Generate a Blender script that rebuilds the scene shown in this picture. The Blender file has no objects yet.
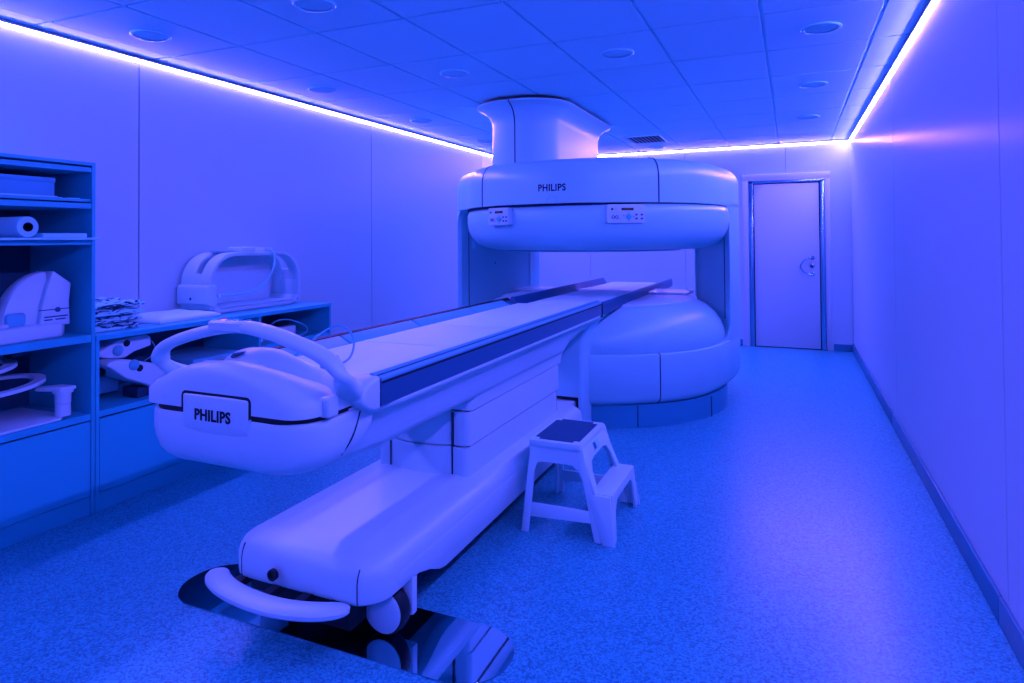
import bpy, bmesh, math, random
from mathutils import Vector, Matrix
from math import sin, cos, pi, radians, sqrt
random.seed(7)
sc = bpy.context.scene
C = sc.collection

# ------------------------------------------------------------------ helpers
def finish(bm, ang=38):
    bmesh.ops.remove_doubles(bm, verts=bm.verts, dist=1e-6)
    bmesh.ops.recalc_face_normals(bm, faces=bm.faces)
    me = bpy.data.meshes.new('mesh')
    bm.to_mesh(me); bm.free()
    for p in me.polygons: p.use_smooth = True
    try: me.set_sharp_from_angle(angle=radians(ang))
    except Exception: pass
    return me

def wloc(o):
    v = Vector((0, 0, 0))
    while o is not None:
        v += o.location; o = o.parent
    return v

def obj(name, bm, mat, parent=None, loc=None, ang=38):
    """link the bmesh (world coordinates) as ONE mesh object"""
    me = finish(bm, ang) if isinstance(bm, bmesh.types.BMesh) else bm
    me.name = name
    if mat: me.materials.append(mat)
    o = bpy.data.objects.new(name, me); C.objects.link(o)
    if parent is not None:
        o.parent = parent; off = wloc(parent)
    else:
        if loc is None:
            xs = [v.co.x for v in me.vertices]; ys = [v.co.y for v in me.vertices]; zs = [v.co.z for v in me.vertices]
            loc = ((min(xs)+max(xs))/2, (min(ys)+max(ys))/2, min(zs))
        o.location = loc; off = Vector(loc)
    me.transform(Matrix.Translation(-off))
    return o

def tag(o, label, cat, group=None, kind=None):
    o['label'] = label; o['category'] = cat
    if group: o['group'] = group
    if kind: o['kind'] = kind
    return o

def thing(name, label, cat, loc, group=None):
    o = bpy.data.objects.new(name, None); C.objects.link(o)
    o.location = loc; o.empty_display_size = .1
    return tag(o, label, cat, group)

def struct(name, bm, mat, parent=None, ang=30):
    o = obj(name, bm, mat, parent, ang=ang)
    if parent is None: o['kind'] = 'structure'
    return o

def dup(root, loc, label):
    r = root.copy(); C.objects.link(r); r.location = loc; r['label'] = label
    for ch in list(root.children):
        c = ch.copy(); C.objects.link(c); c.parent = r
        for g in list(ch.children):
            d = g.copy(); C.objects.link(d); d.parent = c
    return r

def add(bm, piece):
    me = bpy.data.meshes.new('t'); piece.to_mesh(me); piece.free()
    bm.from_mesh(me); bpy.data.meshes.remove(me); return bm

def bev(b, r, seg=3, angle=20):
    if r <= 0: return b
    b.normal_update()
    es = [e for e in b.edges if len(e.link_faces) == 2 and e.calc_face_angle(0) > radians(angle)]
    bmesh.ops.bevel(b, geom=es, offset=r, offset_type='OFFSET', segments=seg, profile=.5, affect='EDGES', clamp_overlap=True)
    return b

def box(x0, x1, y0, y1, z0, z1, r=0, seg=2):
    b = bmesh.new()
    bmesh.ops.create_cube(b, size=1)
    for v in b.verts:
        v.co = Vector(((x0+x1)/2+v.co.x*(x1-x0), (y0+y1)/2+v.co.y*(y1-y0), (z0+z1)/2+v.co.z*(z1-z0)))
    return bev(b, r, seg)

def boxes(lst, r=0):
    b = bmesh.new()
    for t in lst: add(b, box(*t, r))
    return b

def prism(poly, a, c, axis='z', r=0, seg=2):
    """poly in the two other axes (x,y / x,z / y,z), from a to c along axis"""
    b = bmesh.new()
    def P(p, t):
        return {'z': (p[0], p[1], t), 'y': (p[0], t, p[1]), 'x': (t, p[0], p[1])}[axis]
    lo = [b.verts.new(P(p, a)) for p in poly]; hi = [b.verts.new(P(p, c)) for p in poly]
    n = len(poly)
    b.faces.new(lo[::-1]); b.faces.new(hi)
    for i in range(n): b.faces.new((lo[i], lo[(i+1) % n], hi[(i+1) % n], hi[i]))
    bmesh.ops.recalc_face_normals(b, faces=b.faces)
    return bev(b, r, seg, 25)

def loft(rings, cap=True, closed=True):
    b = bmesh.new()
    R = [[b.verts.new(p) for p in r] for r in rings]
    n = len(R[0])
    for i in range(len(R)-1):
        for j in range(n if closed else n-1):
            k = (j+1) % n
            try: b.faces.new((R[i][j], R[i][k], R[i+1][k], R[i+1][j]))
            except ValueError: pass
    if cap:
        b.faces.new(R[0][::-1]); b.faces.new(R[-1])
    bmesh.ops.recalc_face_normals(b, faces=b.faces)
    return b

def catmull(pts, n=8, closed=False):
    out = []; m = len(pts)
    pts = [Vector(p) for p in pts]
    g = (lambda i: pts[i % m]) if closed else (lambda i: pts[max(0, min(m-1, i))])
    for i in range(m if closed else m-1):
        p0, p1, p2, p3 = g(i-1), g(i), g(i+1), g(i+2)
        for k in range(n):
            t = k/n
            out.append(.5*((2*p1)+(p2-p0)*t+(2*p0-5*p1+4*p2-p3)*t*t+(3*p1-p0-3*p2+p3)*t**3))
    if not closed: out.append(pts[-1].copy())
    return out

def tube(path, r, n=12, smooth=6, up=None, sq=None):
    """r: radius or list of radii / (a,b) ellipse half-axes per smoothed point fraction"""
    pts = catmull(path, smooth) if smooth > 1 else [Vector(p) for p in path]
    m = len(pts); rings = []
    prevN = None
    for i, p in enumerate(pts):
        t = (pts[min(i+1, m-1)]-pts[max(i-1, 0)]).normalized()
        if up is not None:
            u = Vector(up); u = (u-t*u.dot(t)).normalized()
        elif prevN is None:
            u = Vector((0, 0, 1)) if abs(t.z) < .9 else Vector((1, 0, 0)); u = (u-t*u.dot(t)).normalized()
        else:
            u = (prevN-t*prevN.dot(t)).normalized()
        prevN = u; w = t.cross(u)
        f = i/(m-1)
        rr = r(f) if callable(r) else r
        a, c = rr if isinstance(rr, tuple) else (rr, rr)
        ring = []
        for k in range(n):
            th = 2*pi*k/n; cx, sx = cos(th), sin(th)
            if sq:
                cx = math.copysign(abs(cx)**sq, cx); sx = math.copysign(abs(sx)**sq, sx)
            ring.append(p+u*(a*cx)+w*(c*sx))
        rings.append(ring)
    return loft(rings)

def lathe(profile, center, axis='z', n=32):
    """profile: (radius, height) pairs"""
    rings = []
    for rr, h in profile:
        ring = []
        for k in range(n):
            a = 2*pi*k/n; u, v = rr*cos(a), rr*sin(a)
            q = {'z': (u, v, h), 'y': (u, h, v), 'x': (h, u, v)}[axis]
            ring.append((center[0]+q[0], center[1]+q[1], center[2]+q[2]))
        rings.append(ring)
    return loft(rings)

def rrect(x0, x1, y0, y1, r, n=6):
    if not isinstance(r, (tuple, list)): r = (r, r, r, r)
    out = []
    for (cx, cy, rr, a0) in ((x1, y0, r[0], -90), (x1, y1, r[1], 0), (x0, y1, r[2], 90), (x0, y0, r[3], 180)):
        ox = cx-rr if cx == x1 else cx+rr; oy = cy-rr if cy == y0 and False else (cy+rr if cy == y0 else cy-rr)
        for k in range(n+1):
            a = radians(a0+90*k/n); out.append((ox+rr*cos(a), oy+rr*sin(a)))
    return out

def text_mesh(body, place, width, height, depth=.001, bold=.02, space=1.0):
    cu = bpy.data.curves.new('t', 'FONT'); cu.body = body; cu.extrude = .05; cu.offset = bold; cu.space_character = space
    cu.resolution_u = 4
    t = bpy.data.objects.new('t', cu); C.objects.link(t)
    dg = bpy.context.evaluated_depsgraph_get(); dg.update()
    me = bpy.data.meshes.new_from_object(t.evaluated_get(dg))
    bpy.data.objects.remove(t); bpy.data.curves.remove(cu)
    xs = [v.co.x for v in me.vertices]; ys = [v.co.y for v in me.vertices]
    x0, x1, y0, y1 = min(xs), max(xs), min(ys), max(ys)
    for v in me.vertices:
        a = ((v.co.x-x0)/(x1-x0)-.5)*width; b = ((v.co.y-y0)/(y1-y0)-.5)*height
        v.co = place(a, b, depth if v.co.z > 0 else -.004)
    return me

# ------------------------------------------------------------------ materials
def mat(name, col, rough=.45, spec=.5, metal=0., emit=None, strength=0, bump=None, coat=0.):
    m = bpy.data.materials.new(name); m.use_nodes = True
    nt = m.node_tree; b = nt.nodes['Principled BSDF']
    b.inputs['Base Color'].default_value = (*col, 1); b.inputs['Roughness'].default_value = rough
    b.inputs['Specular IOR Level'].default_value = spec; b.inputs['Metallic'].default_value = metal
    if not metal: b.inputs['Specular Tint'].default_value = (.36, .95, 1., 1)
    b.inputs['Coat Weight'].default_value = coat; b.inputs['Coat Roughness'].default_value = .12
    if emit:
        b.inputs['Emission Color'].default_value = (*emit, 1); b.inputs['Emission Strength'].default_value = strength
    # a whisper of procedural surface variation
    tc = nt.nodes.new('ShaderNodeTexCoord'); no = nt.nodes.new('ShaderNodeTexNoise')
    no.inputs['Scale'].default_value = bump[0] if bump else 60; no.inputs['Detail'].default_value = 3
    bp_ = nt.nodes.new('ShaderNodeBump'); bp_.inputs['Strength'].default_value = bump[1] if bump else .015
    bp_.inputs['Distance'].default_value = .002
    nt.links.new(tc.outputs['Object'], no.inputs['Vector']); nt.links.new(no.outputs['Fac'], bp_.inputs['Height'])
    nt.links.new(bp_.outputs['Normal'], b.inputs['Normal'])
    return m

def speckle(name, c0, c1, scale, rough, spec=.5):
    m = mat(name, c0, rough, spec)
    nt = m.node_tree; b = nt.nodes['Principled BSDF']
    tc = [n for n in nt.nodes if n.type == 'TEX_COORD'][0]
    n1 = nt.nodes.new('ShaderNodeTexNoise'); n1.inputs['Scale'].default_value = scale; n1.inputs['Detail'].default_value = 2; n1.inputs['Roughness'].default_value = .7
    n2 = nt.nodes.new('ShaderNodeTexVoronoi'); n2.inputs['Scale'].default_value = scale*1.1
    ad = nt.nodes.new('ShaderNodeMath'); ad.operation = 'MULTIPLY_ADD'; ad.inputs[1].default_value = .5; ad.inputs[2].default_value = 0
    ad2 = nt.nodes.new('ShaderNodeMath'); ad2.operation = 'ADD'
    rp = nt.nodes.new('ShaderNodeValToRGB'); rp.color_ramp.elements[0].position = .52; rp.color_ramp.elements[0].color = (*c0, 1)
    rp.color_ramp.elements[1].position = .95; rp.color_ramp.elements[1].color = (*c1, 1)
    sp = nt.nodes.new('ShaderNodeSeparateColor')
    nt.links.new(tc.outputs['Object'], n1.inputs['Vector']); nt.links.new(tc.outputs['Object'], n2.inputs['Vector'])
    nt.links.new(n2.outputs['Color'], sp.inputs['Color']); nt.links.new(sp.outputs[0], ad.inputs[0])
    nt.links.new(ad.outputs[0], ad2.inputs[0]); nt.links.new(n1.outputs['Fac'], ad2.inputs[1])
    nt.links.new(ad2.outputs[0], rp.inputs['Fac']); nt.links.new(rp.outputs['Color'], b.inputs['Base Color'])
    return m

LED = (.27, .100, 1.0)
LEDS = 345.0
W_ = (.15, .60, .62)
M = dict(
    wall=mat('wall_panel', (.33, .60, .62), .42, .4),
    wall_gloss=mat('wall_panel_gloss', (.31, .57, .61), .24, .002, bump=(8, .01)),
    gap=mat('panel_gap', (.03, .20, .24), .7),
    ceil=mat('ceiling_tile', (.30, .80, .82), .75, .25, bump=(180, .12)),
    floor=speckle('vinyl_floor', (.008, .21, .25), (.035, .49, .53), 125, .30, .5),
    skirt=mat('skirting_grey', (.02, .20, .28), .45),
    white=mat('scanner_white', W_, .34, .5),
    cream=mat('table_white', (.25, .62, .64), .38, .5),
    navy=mat('rail_grey', (.006, .085, .17), .35, .5),
    plinth=mat('plinth_grey', (.015, .30, .38), .45, .4),
    railtop=mat('rail_top_grey', (.06, .40, .50), .3, .5),
    cloth=mat('mattress_vinyl', (.32, .78, .80), .5, .35, bump=(40, .05)),
    bolster=mat('bolster_vinyl', (.06, .44, .50), .5, .35),
    black=mat('black_rubber', (.002, .012, .016), .55, .3),
    seal=mat('dark_seal', (.005, .04, .07), .6, .2),
    ink=mat('logo_ink', (.002, .012, .03), .5, .2),
    steel=mat('steel', (.15, .45, .55), .25, .5, metal=1.),
    door=mat('door_leaf', (.36, .58, .60), .4, .4),
    cab=mat('cabinet_laminate', (.014, .44, .49), .45, .4),
    cabin=mat('cabinet_inside_shaded', (.008, .08, .11), .5, .3),  # darker than the laminate: shade of the deep shelves put into the colour
    plate=mat('gloss_plate', (.16, .50, .56), .035, .5, metal=1.),
    stool=mat('stool_plastic', (.30, .76, .78), .4, .45),
    mat=mat('stool_mat', (.01, .10, .17), .7, .2, bump=(300, .3)),
    coil=mat('coil_plastic', (.32, .68, .70), .38, .5),
    coild=mat('coil_grey', (.06, .45, .52), .45, .4),
    paper=mat('paper', (.18, .74, .78), .7, .2),
    box=mat('box_card', (.05, .42, .54), .6, .2),
    cable=mat('cable_grey', (.04, .36, .46), .4, .4),
    led=mat('led_diffuser', (.8, .8, .8), .4, .4, emit=LED, strength=LEDS),
    lens=mat('lamp_lens', (.14, .70, .74), .35, .5),
    dot=mat('indicator_red', (.5, .05, .05), .4, .3, emit=(1., .12, .25), strength=1.2),
    lcd=mat('lcd_amber', (.02, .02, .01), .3, .3, emit=(.55, .30, .02), strength=.08),
)

def towel_mat():
    m = mat('striped_towel', (.5, .55, .65), .8, .1)
    nt = m.node_tree; b = nt.nodes['Principled BSDF']; tc = [n for n in nt.nodes if n.type == 'TEX_COORD'][0]
    mp = nt.nodes.new('ShaderNodeMapping'); mp.inputs['Scale'].default_value = (5, 9, 42); nt.links.new(tc.outputs['Object'], mp.inputs['Vector'])
    w1 = nt.nodes.new('ShaderNodeTexNoise'); w1.inputs['Scale'].default_value = 1.6; w1.inputs['Detail'].default_value = 3; w1.inputs['Distortion'].default_value = 1.2
    rp = nt.nodes.new('ShaderNodeValToRGB'); rp.color_ramp.elements[0].position = .42; rp.color_ramp.elements[0].color = (.004, .04, .08, 1)
    rp.color_ramp.elements[1].position = .50; rp.color_ramp.elements[1].color = (.18, .72, .76, 1)
    nt.links.new(mp.outputs['Vector'], w1.inputs['Vector']); nt.links.new(w1.outputs['Fac'], rp.inputs['Fac']); nt.links.new(rp.outputs['Color'], b.inputs['Base Color'])
    return m
M['towel'] = towel_mat()

# ------------------------------------------------------------------ the room
XL, XR, YB, YF, H = -3.925, .695, 9.033, -2.6, 2.6394
X0, Y0, TX, TY = -.13, 3.744, .6, .753

struct('floor', box(XL-.1, XR+.1, YF-.1, YB+.1, -.06, 0), M['floor'])

# suspended ceiling: tiles on a grid with recessed joints
b = box(XL-.1, XR+.1, YF-.1, YB+.1, H+.014, H+.05)
xs = [XL, *[X0+TX*k for k in range(-6, 2)], XR]
ys = [YF]+[Y0+TY*k for k in range(-7, 8) if YF+.1 < Y0+TY*k < YB-.05]+[YB]
for i in range(len(xs)-1):
    for j in range(len(ys)-1):
        edge = i == 0 or i == len(xs)-2
        g = .009; zz = H+(.006 if edge else 0)
        add(b, box(xs[i]+g, xs[i+1]-g, ys[j]+g, ys[j+1]-g, zz, H+.02, .003, 1))
ceiling = struct('ceiling', b, M['ceil'])

def wall_panels(kind, plane, cuts, lo, hi, mt, name):
    """wall of tall panels with shadow gaps; kind 'x' = panels along y at x = plane"""
    b = bmesh.new()
    for a, c in zip(cuts[:-1], cuts[1:]):
        a += .004; c -= .004
        if kind == 'L': add(b, box(plane-.02, plane, a, c, lo, hi, .002, 1))
        if kind == 'R': add(b, box(plane, plane+.02, a, c, lo, hi, .002, 1))
        if kind == 'B': add(b, box(a, c, plane, plane+.02, lo, hi, .002, 1))
        if kind == 'F': add(b, box(a, c, plane-.02, plane, lo, hi, .002, 1))
    return struct(name, b, mt)
WH = H+.05
wl = wall_panels('L', XL, [YF, .353, 2.91, 5.467, 8.03, YB+.02], 0, WH, M['wall'], 'wall_left')
struct('wall_left_backing', box(XL-.06, XL-.02, YF-.1, YB+.1, 0, WH), M['gap'], wl)
wr = wall_panels('R', XR, [YF, .23, 2.832, 5.445, 8.12, YB+.02], 0, WH, M['wall_gloss'], 'wall_right')
struct('wall_right_backing', box(XR+.02, XR+.06, YF-.1, YB+.1, 0, WH), M['gap'], wr)
# back wall with the door opening x -.508...398, z 0..2.157
DX0, DX1, DZ = -.508, .398, 2.165
b = bmesh.new()
for (a, c, lo, hi) in ((XL-.02, -2.67, 0, WH), (-2.67, -1.324, 0, WH), (-1.324, DX0, 0, WH), (DX0, -.052, DZ, WH), (-.052, DX1, DZ, WH), (DX1, XR+.02, 0, WH)):
    g0 = .002 if a not in (DX0, DX1) else 0; g1 = .002 if c not in (DX0, DX1) else 0
    add(b, box(a+g0, c-g1, YB, YB+.02, lo, hi, .0015, 1))
wb = struct('wall_back', b, M['wall'])
struct('wall_back_backing', boxes([(XL-.1, DX0, YB+.02, YB+.06, 0, WH), (DX1, XR+.1, YB+.02, YB+.06, 0, WH), (DX0, DX1, YB+.02, YB+.06, DZ, WH)]), M['gap'], wb)
wall_panels('F', YF, [XL-.02, -2.4, -.8, XR+.02], 0, WH, M['wall'], 'wall_front')

# skirting
struct('baseboard_right', boxes([(XR-.014, XR, YF, 2.898, 0, .105), (XR-.014, XR, 2.902, 5.6, 0, .105), (XR-.014, XR, 5.604, YB, 0, .105)], .004), M['skirt'])
struct('baseboard_back', boxes([(XL, -.60, YB-.014, YB, 0, .085), (.476, XR-.014, YB-.014, YB, 0, .085)], .004), M['skirt'])
struct('baseboard_left', box(XL, XL+.014, 4.18, YB-.014, 0, .1, .004), M['skirt'])
# corner trims of the back wall
struct('trim_1', box(XR-.012, XR, YB-.012, YB, .1, 2.6, .003), M['wall'])

# door
door = bpy.data.objects.new('door_1', None); C.objects.link(door); door.location = (-.055, YB, 0); door['kind'] = 'structure'
cas = boxes([(-.584, -.508, YB-.016, YB, 0, 2.247), (.398, .457, YB-.016, YB, 0, 2.247), (-.584, .457, YB-.0165, YB, 2.163, 2.25)], .004)
obj('door_casing', cas, M['door'], door)
fr = boxes([(-.506, -.448, YB-.022, YB+.05, 0, 2.16), (.34, .396, YB-.022, YB+.05, 0, 2.16), (-.506, .396, YB-.022, YB+.05, 2.128, 2.165)], .006)
obj('metal_frame', fr, M['steel'], door)
obj('frame_seal', boxes([(-.449, -.438, YB-.004, YB+.03, .0, 2.13), (.330, .341, YB-.004, YB+.03, .0, 2.13), (-.449, .341, YB-.004, YB+.03, 2.118, 2.129), (-.449, .341, YB-.004, YB+.03, .001, .010)]), M['black'], door)
obj('door_leaf', box(-.438, .330, YB-.002, YB+.03, .010, 2.118, .003), M['door'], door)
hp = [(.248, YB-.006, 1.160), (.248, YB-.05, 1.160), (.20, YB-.055, 1.157), (.15, YB-.055, 1.13), (.118, YB-.055, 1.09), (.107, YB-.055, 1.055), (.118, YB-.055, 1.02), (.15, YB-.055, .985), (.20, YB-.055, .958), (.246, YB-.05, .955), (.246, YB-.006, .955)]
hn = obj('door_handle', tube(hp, .0095, 10, 5), M['steel'], door)
for z in (1.16, .955):
    obj('rosette', lathe([(.026, 0), (.026, -.008), (.022, -.012)], (.247, YB-.002, z), 'y', 20), M['steel'], hn)
lk = obj('lock', lathe([(.03, 0), (.03, -.008), (.024, -.012), (.024, -.03), (.018, -.034)], (.242, YB-.002, 1.060), 'y', 24), M['steel'], door)
obj('lock_core', lathe([(.012, -.034), (.012, -.038), (.002, -.0385)], (.242, YB-.002, 1.060), 'y', 16), M['black'], lk)

# LED strips where the walls meet the ceiling
def led(name, a, d, label):
    t = thing('led_strip', label, 'light strip', ((a[0]+a[1])/2, (a[2]+a[3])/2, 2.60), 'light strips around the ceiling')
    lp_ = [(0, 2.6300), (.024, 2.6300), (.024, 2.6225), (.026, 2.6225), (.026, 2.6335), (0, 2.6335)]
    if name == 'l': pb = prism([(XL+u, z) for u, z in lp_], a[2], a[3], 'y')
    elif name == 'r': pb = prism([(XR-u, z) for u, z in lp_], a[2], a[3], 'y')
    else: pb = prism([(YB-u, z) for u, z in lp_], a[0], a[1], 'x')
    obj('profile', pb, M['wall'], t)
    sp_ = (XL, XL+.006, a[2], a[3]) if name == 'l' else (XR-.006, XR, a[2], a[3]) if name == 'r' else (a[0], a[1], YB-.006, YB)
    obj('profile_back', box(*sp_, 2.6335, H+.006), M['wall'], t)
    dx0, dx1, dy0, dy1 = d      # corner profile: the diffuser looks down into the room at 45 degrees
    if dy1-dy0 > 1:
        w0, w1 = (dx0, dx1) if name == 'l' else (dx1, dx0)
        obj('diffuser', prism([(w0, 2.606), (w0+(w1-w0)*.86, 2.6298), (w0, 2.6298)], dy0, dy1, 'y'), M['led'], t)
    else:
        obj('diffuser', prism([(dy1, 2.606), (dy1-(dy1-dy0)*.86, 2.6298), (dy1, 2.6298)], dx0, dx1, 'x'), M['led'], t)
    return t
led('l', (XL, XL+.016, YF, YB), (XL, XL+.014, YF+.0, YB), 'glowing light strip along the top of the left wall above the open shelves')
led('r', (XR-.016, XR, YF, YB), (XR-.014, XR, YF+.0, YB), 'glowing light strip along the top of the bare right wall')
led('b', (XL+.016, XR-.016, YB-.016, YB), (XL+.016, XR-.016, YB-.014, YB), 'glowing light strip along the top of the end wall above the door')

# round ceiling lamps (switched off)
def downlight(x, y, label, first=[None]):
    if first[0] is None:
        t = thing('ceiling_downlight', label, 'ceiling light', (x, y, H), 'round recessed ceiling lamps')
        ring = [(.086, 0), (.108, .0), (.110, -.004), (.104, -.010), (.092, -.011), (.086, -.006)]
        rr = loft([[(x+r*cos(2*pi*k/40), y+r*sin(2*pi*k/40), H+z) for k in range(40)] for r, z in ring], cap=False)
        obj('ring', rr, M['lens'], t)
        obj('lens', lathe([(.087, .0), (.086, -.003), (.06, -.0045), (.01, -.005)], (x, y, H), 'z', 40), M['ceil'], t)
        first[0] = t
        return t
    return dup(first[0], (x, y, H), label)
for x, y, l in (
    (-3.43, 2.614, 'round ceiling lamp nearest the viewer by the left wall, above the tall shelf unit'),
    (-2.225, 2.614, 'round ceiling lamp cut by the top edge of the photo, left of centre'),
    (-2.225, 4.12, 'round ceiling lamp just in front of the ceiling shaft of the scanner'),
    (-3.43, 4.12, 'second round ceiling lamp from the viewer in the row by the left wall'),
    (-3.43, 5.627, 'third round ceiling lamp from the viewer in the row by the left wall'),
    (-3.43, 7.133, 'farthest round ceiling lamp by the left wall, half hidden beside the scanner shaft'),
    (-1.025, 4.12, 'round ceiling lamp in the middle of the ceiling, right of the scanner shaft'),
    (.175, 4.12, 'round ceiling lamp nearest the viewer in the row by the right wall'),
    (.175, 5.627, 'middle round ceiling lamp of the row by the right wall'),
    (.175, 7.133, 'farthest round ceiling lamp of the row by the right wall, in front of the door'),
    (-1.63, 8.64, 'faint round ceiling lamp by the end wall behind the air vent')):
    downlight(x, y, l)

# air vent
t = thing('air_vent', 'dark slatted square air vent in the ceiling behind the scanner', 'vent', (-1.6, 7.88, H))
obj('vent_backing', box(-1.80, -1.42, 7.62, 8.16, H-.003, H+.002), M['black'], t)
obj('vent_frame', boxes([(-1.82, -1.80, 7.60, 8.18, H-.010, H), (-1.42, -1.40, 7.60, 8.18, H-.010, H), (-1.82, -1.40, 7.60, 7.62, H-.010, H), (-1.82, -1.40, 8.16, 8.18, H-.010, H)], .002), M['ceil'], t)
for k in range(8):
    x = -1.79+k*.0465
    obj('slat', prism([(x, H-.004), (x+.010, H-.004), (x+.030, H-.020), (x+.020, H-.020)], 7.62, 8.16, 'y'), M['lens'], t)

# ------------------------------------------------------------------ scanner
XC, YC = -1.70, 5.80
ctrl = [(0, -1.165), (.40, -1.094), (.77, -.874), (1.015, -.605), (1.145, -.30), (1.205, .0), (1.247, .30), (1.25, .58), (1.13, .86), (.80, 1.06), (.40, 1.15), (0, 1.165),
        (-.40, 1.15), (-.80, 1.06), (-1.13, .86), (-1.255, .58), (-1.285, .20), (-1.28, -.15), (-1.235, -.335), (-1.13, -.47), (-.985, -.63), (-.77, -.874), (-.40, -1.094)]
ctrl = [(a, c) for a, c in ctrl]
PL = [(p.x, p.y) for p in catmull([(a, c, 0) for a, c in ctrl], 6, True)]
def disc(rx, ry, z, n=96): return [(XC+rx*sin(2*pi*k/n), YC-ry*cos(2*pi*k/n), z) for k in range(n)]
def ring(s, z): return [(XC+a*s, YC+c*s, z) for a, c in PL]
def plan_at(az):
    """point of the plan outline in azimuth az (degrees, 0 = front, + = right)"""
    best = None
    n = len(PL)
    for i in range(n):
        p, q = PL[i], PL[(i+1) % n]
        a0 = math.degrees(math.atan2(p[0], -p[1])); a1 = math.degrees(math.atan2(q[0], -q[1]))
        if a0 <= az <= a1 and a1-a0 < 90:
            f = (az-a0)/(a1-a0+1e-9); return (p[0]+(q[0]-p[0])*f, p[1]+(q[1]-p[1])*f)
    return PL[0]

scan = thing('mri_scanner', 'huge round white open scanner with a wide gap between two discs', 'scanner', (XC, YC, 0))
obj('plinth', loft([[(p_[0]+.03, p_[1], p_[2]) for p_ in disc(1.15, 1.10, z)] for z in (0, .17)]), M['plinth'], scan)
obj('plinth_seam', tube([(XC+.03+1.15*sin(radians(31)), YC-1.10*cos(radians(31)), z) for z in (.005, .165)], .004, 6, 1), M['seal'], scan)
obj('plinth_seam', tube([(XC+.03+1.15*sin(radians(69)), YC-1.10*cos(radians(66)), z) for z in (.005, .165)], .004, 6, 1), M['seal'], scan)
lo_prof = [(.92, .165), (.955, .17), (.985, .19), (1., .225), (1., .54), (.998, .546), (.993, .55), (.95, .551), (.6, .551)]
lower = obj('lower_housing', loft([ring(s, z) for s, z in lo_prof]), M['white'], scan)
def seam(prof, az, parent, r=.0045, name='panel_seam'):
    a, c = plan_at(az)
    return obj(name, tube([(XC+a*s, YC+c*s, z) for s, z in prof], r, 6, 1), M['seal'], parent)
seam(lo_prof[1:8], 42, lower); seam(lo_prof[1:8], -38, lower)
pole_lo = [(.93, .54), (.947, .552), (.953, .585), (.948, .645), (.925, .715), (.885, .78), (.835, .832), (.785, .866), (.745, .884), (.735, .886), (.5, .886)]
obj('lower_disc_cover', loft([[(p_[0]+.03, p_[1], p_[2]) for p_ in disc(1.195*s, 1.172*s, z)] for s, z in pole_lo]), M['white'], scan)
obj('lower_disc_top', loft([[(p_[0]+.03, p_[1], p_[2]) for p_ in disc(1.195*s, 1.172*s, z)] for s, z in ((.735, .880), (.735, .895), (.728, .900), (.5, .902))]), M['cream'], scan)
obj('lower_disc_gap', loft([disc(1.12, 1.115, .5), disc(1.12, 1.115, .5525)]), M['seal'], scan)
up_prof = [(.6, 1.70), (1., 1.70), (1., 1.715), (1., 1.89)]+[(1-.085*(1-cos(a)), 1.89+.155*sin(a)) for a in [radians(k*9) for k in range(1, 11)]]+[(.87, 2.053), (.78, 2.058), (.5, 2.06)]
upper = obj('upper_housing', loft([ring(s, z) for s, z in up_prof]), M['white'], scan)
for az in (42.2, -35): seam(up_prof[1:-2], az, upper, .006)
# round service hatch below the lettering
hx = radians(-3)
ha = [(-1.672+.043*cos(a), 0, 1.706+.05*sin(a)) for a in [pi*k/14 for k in range(15)]]
def on_front(x, z, out=.0):
    dx = x-XC; c0 = min(PL, key=lambda p: abs(p[0]-dx)+(10 if p[1] > 0 else 0))
    # interpolate front surface
    fr_ = sorted([p for p in PL if p[1] < -.60], key=lambda p: p[0])
    for p, q in zip(fr_[:-1], fr_[1:]):
        if p[0] <= dx <= q[0]:
            f = (dx-p[0])/(q[0]-p[0]+1e-9); c = p[1]+(q[1]-p[1])*f; break
    else: c = c0[1]
    return Vector((x, YC+c-out, z))
obj('hatch_outline', tube([on_front(p[0], p[2], .0003) for p in ha], .0016, 5, 1), M['cab'], upper)
obj('lettering', text_mesh('PHILIPS', lambda a, c, d: on_front(-1.672+a, 1.820+c, d), .222, .056, .0015, .028, 1.08), M['ink'], upper, ang=30)

pole_up = [(.5, 1.695), (.955, 1.692), (.975, 1.675), (.985, 1.64), (.985, 1.57), (.975, 1.50), (.95, 1.44), (.905, 1.385), (.84, 1.35), (.76, 1.334), (.55, 1.33)]
upole = obj('upper_disc_cover', loft([[(p_[0]+.028, p_[1], p_[2]) for p_ in disc(1.205*s, 1.150*s, z)] for s, z in pole_up]), M['white'], scan)
obj('upper_disc_gap', loft([disc(1.16, 1.12, 1.68), disc(1.16, 1.12, 1.699)]), M['seal'], scan)
obj('coil_plate', loft([disc(.80, .80, 1.335), disc(.80, .80, 1.322), disc(.78, .78, 1.318)]), M['cab'], scan)

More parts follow.
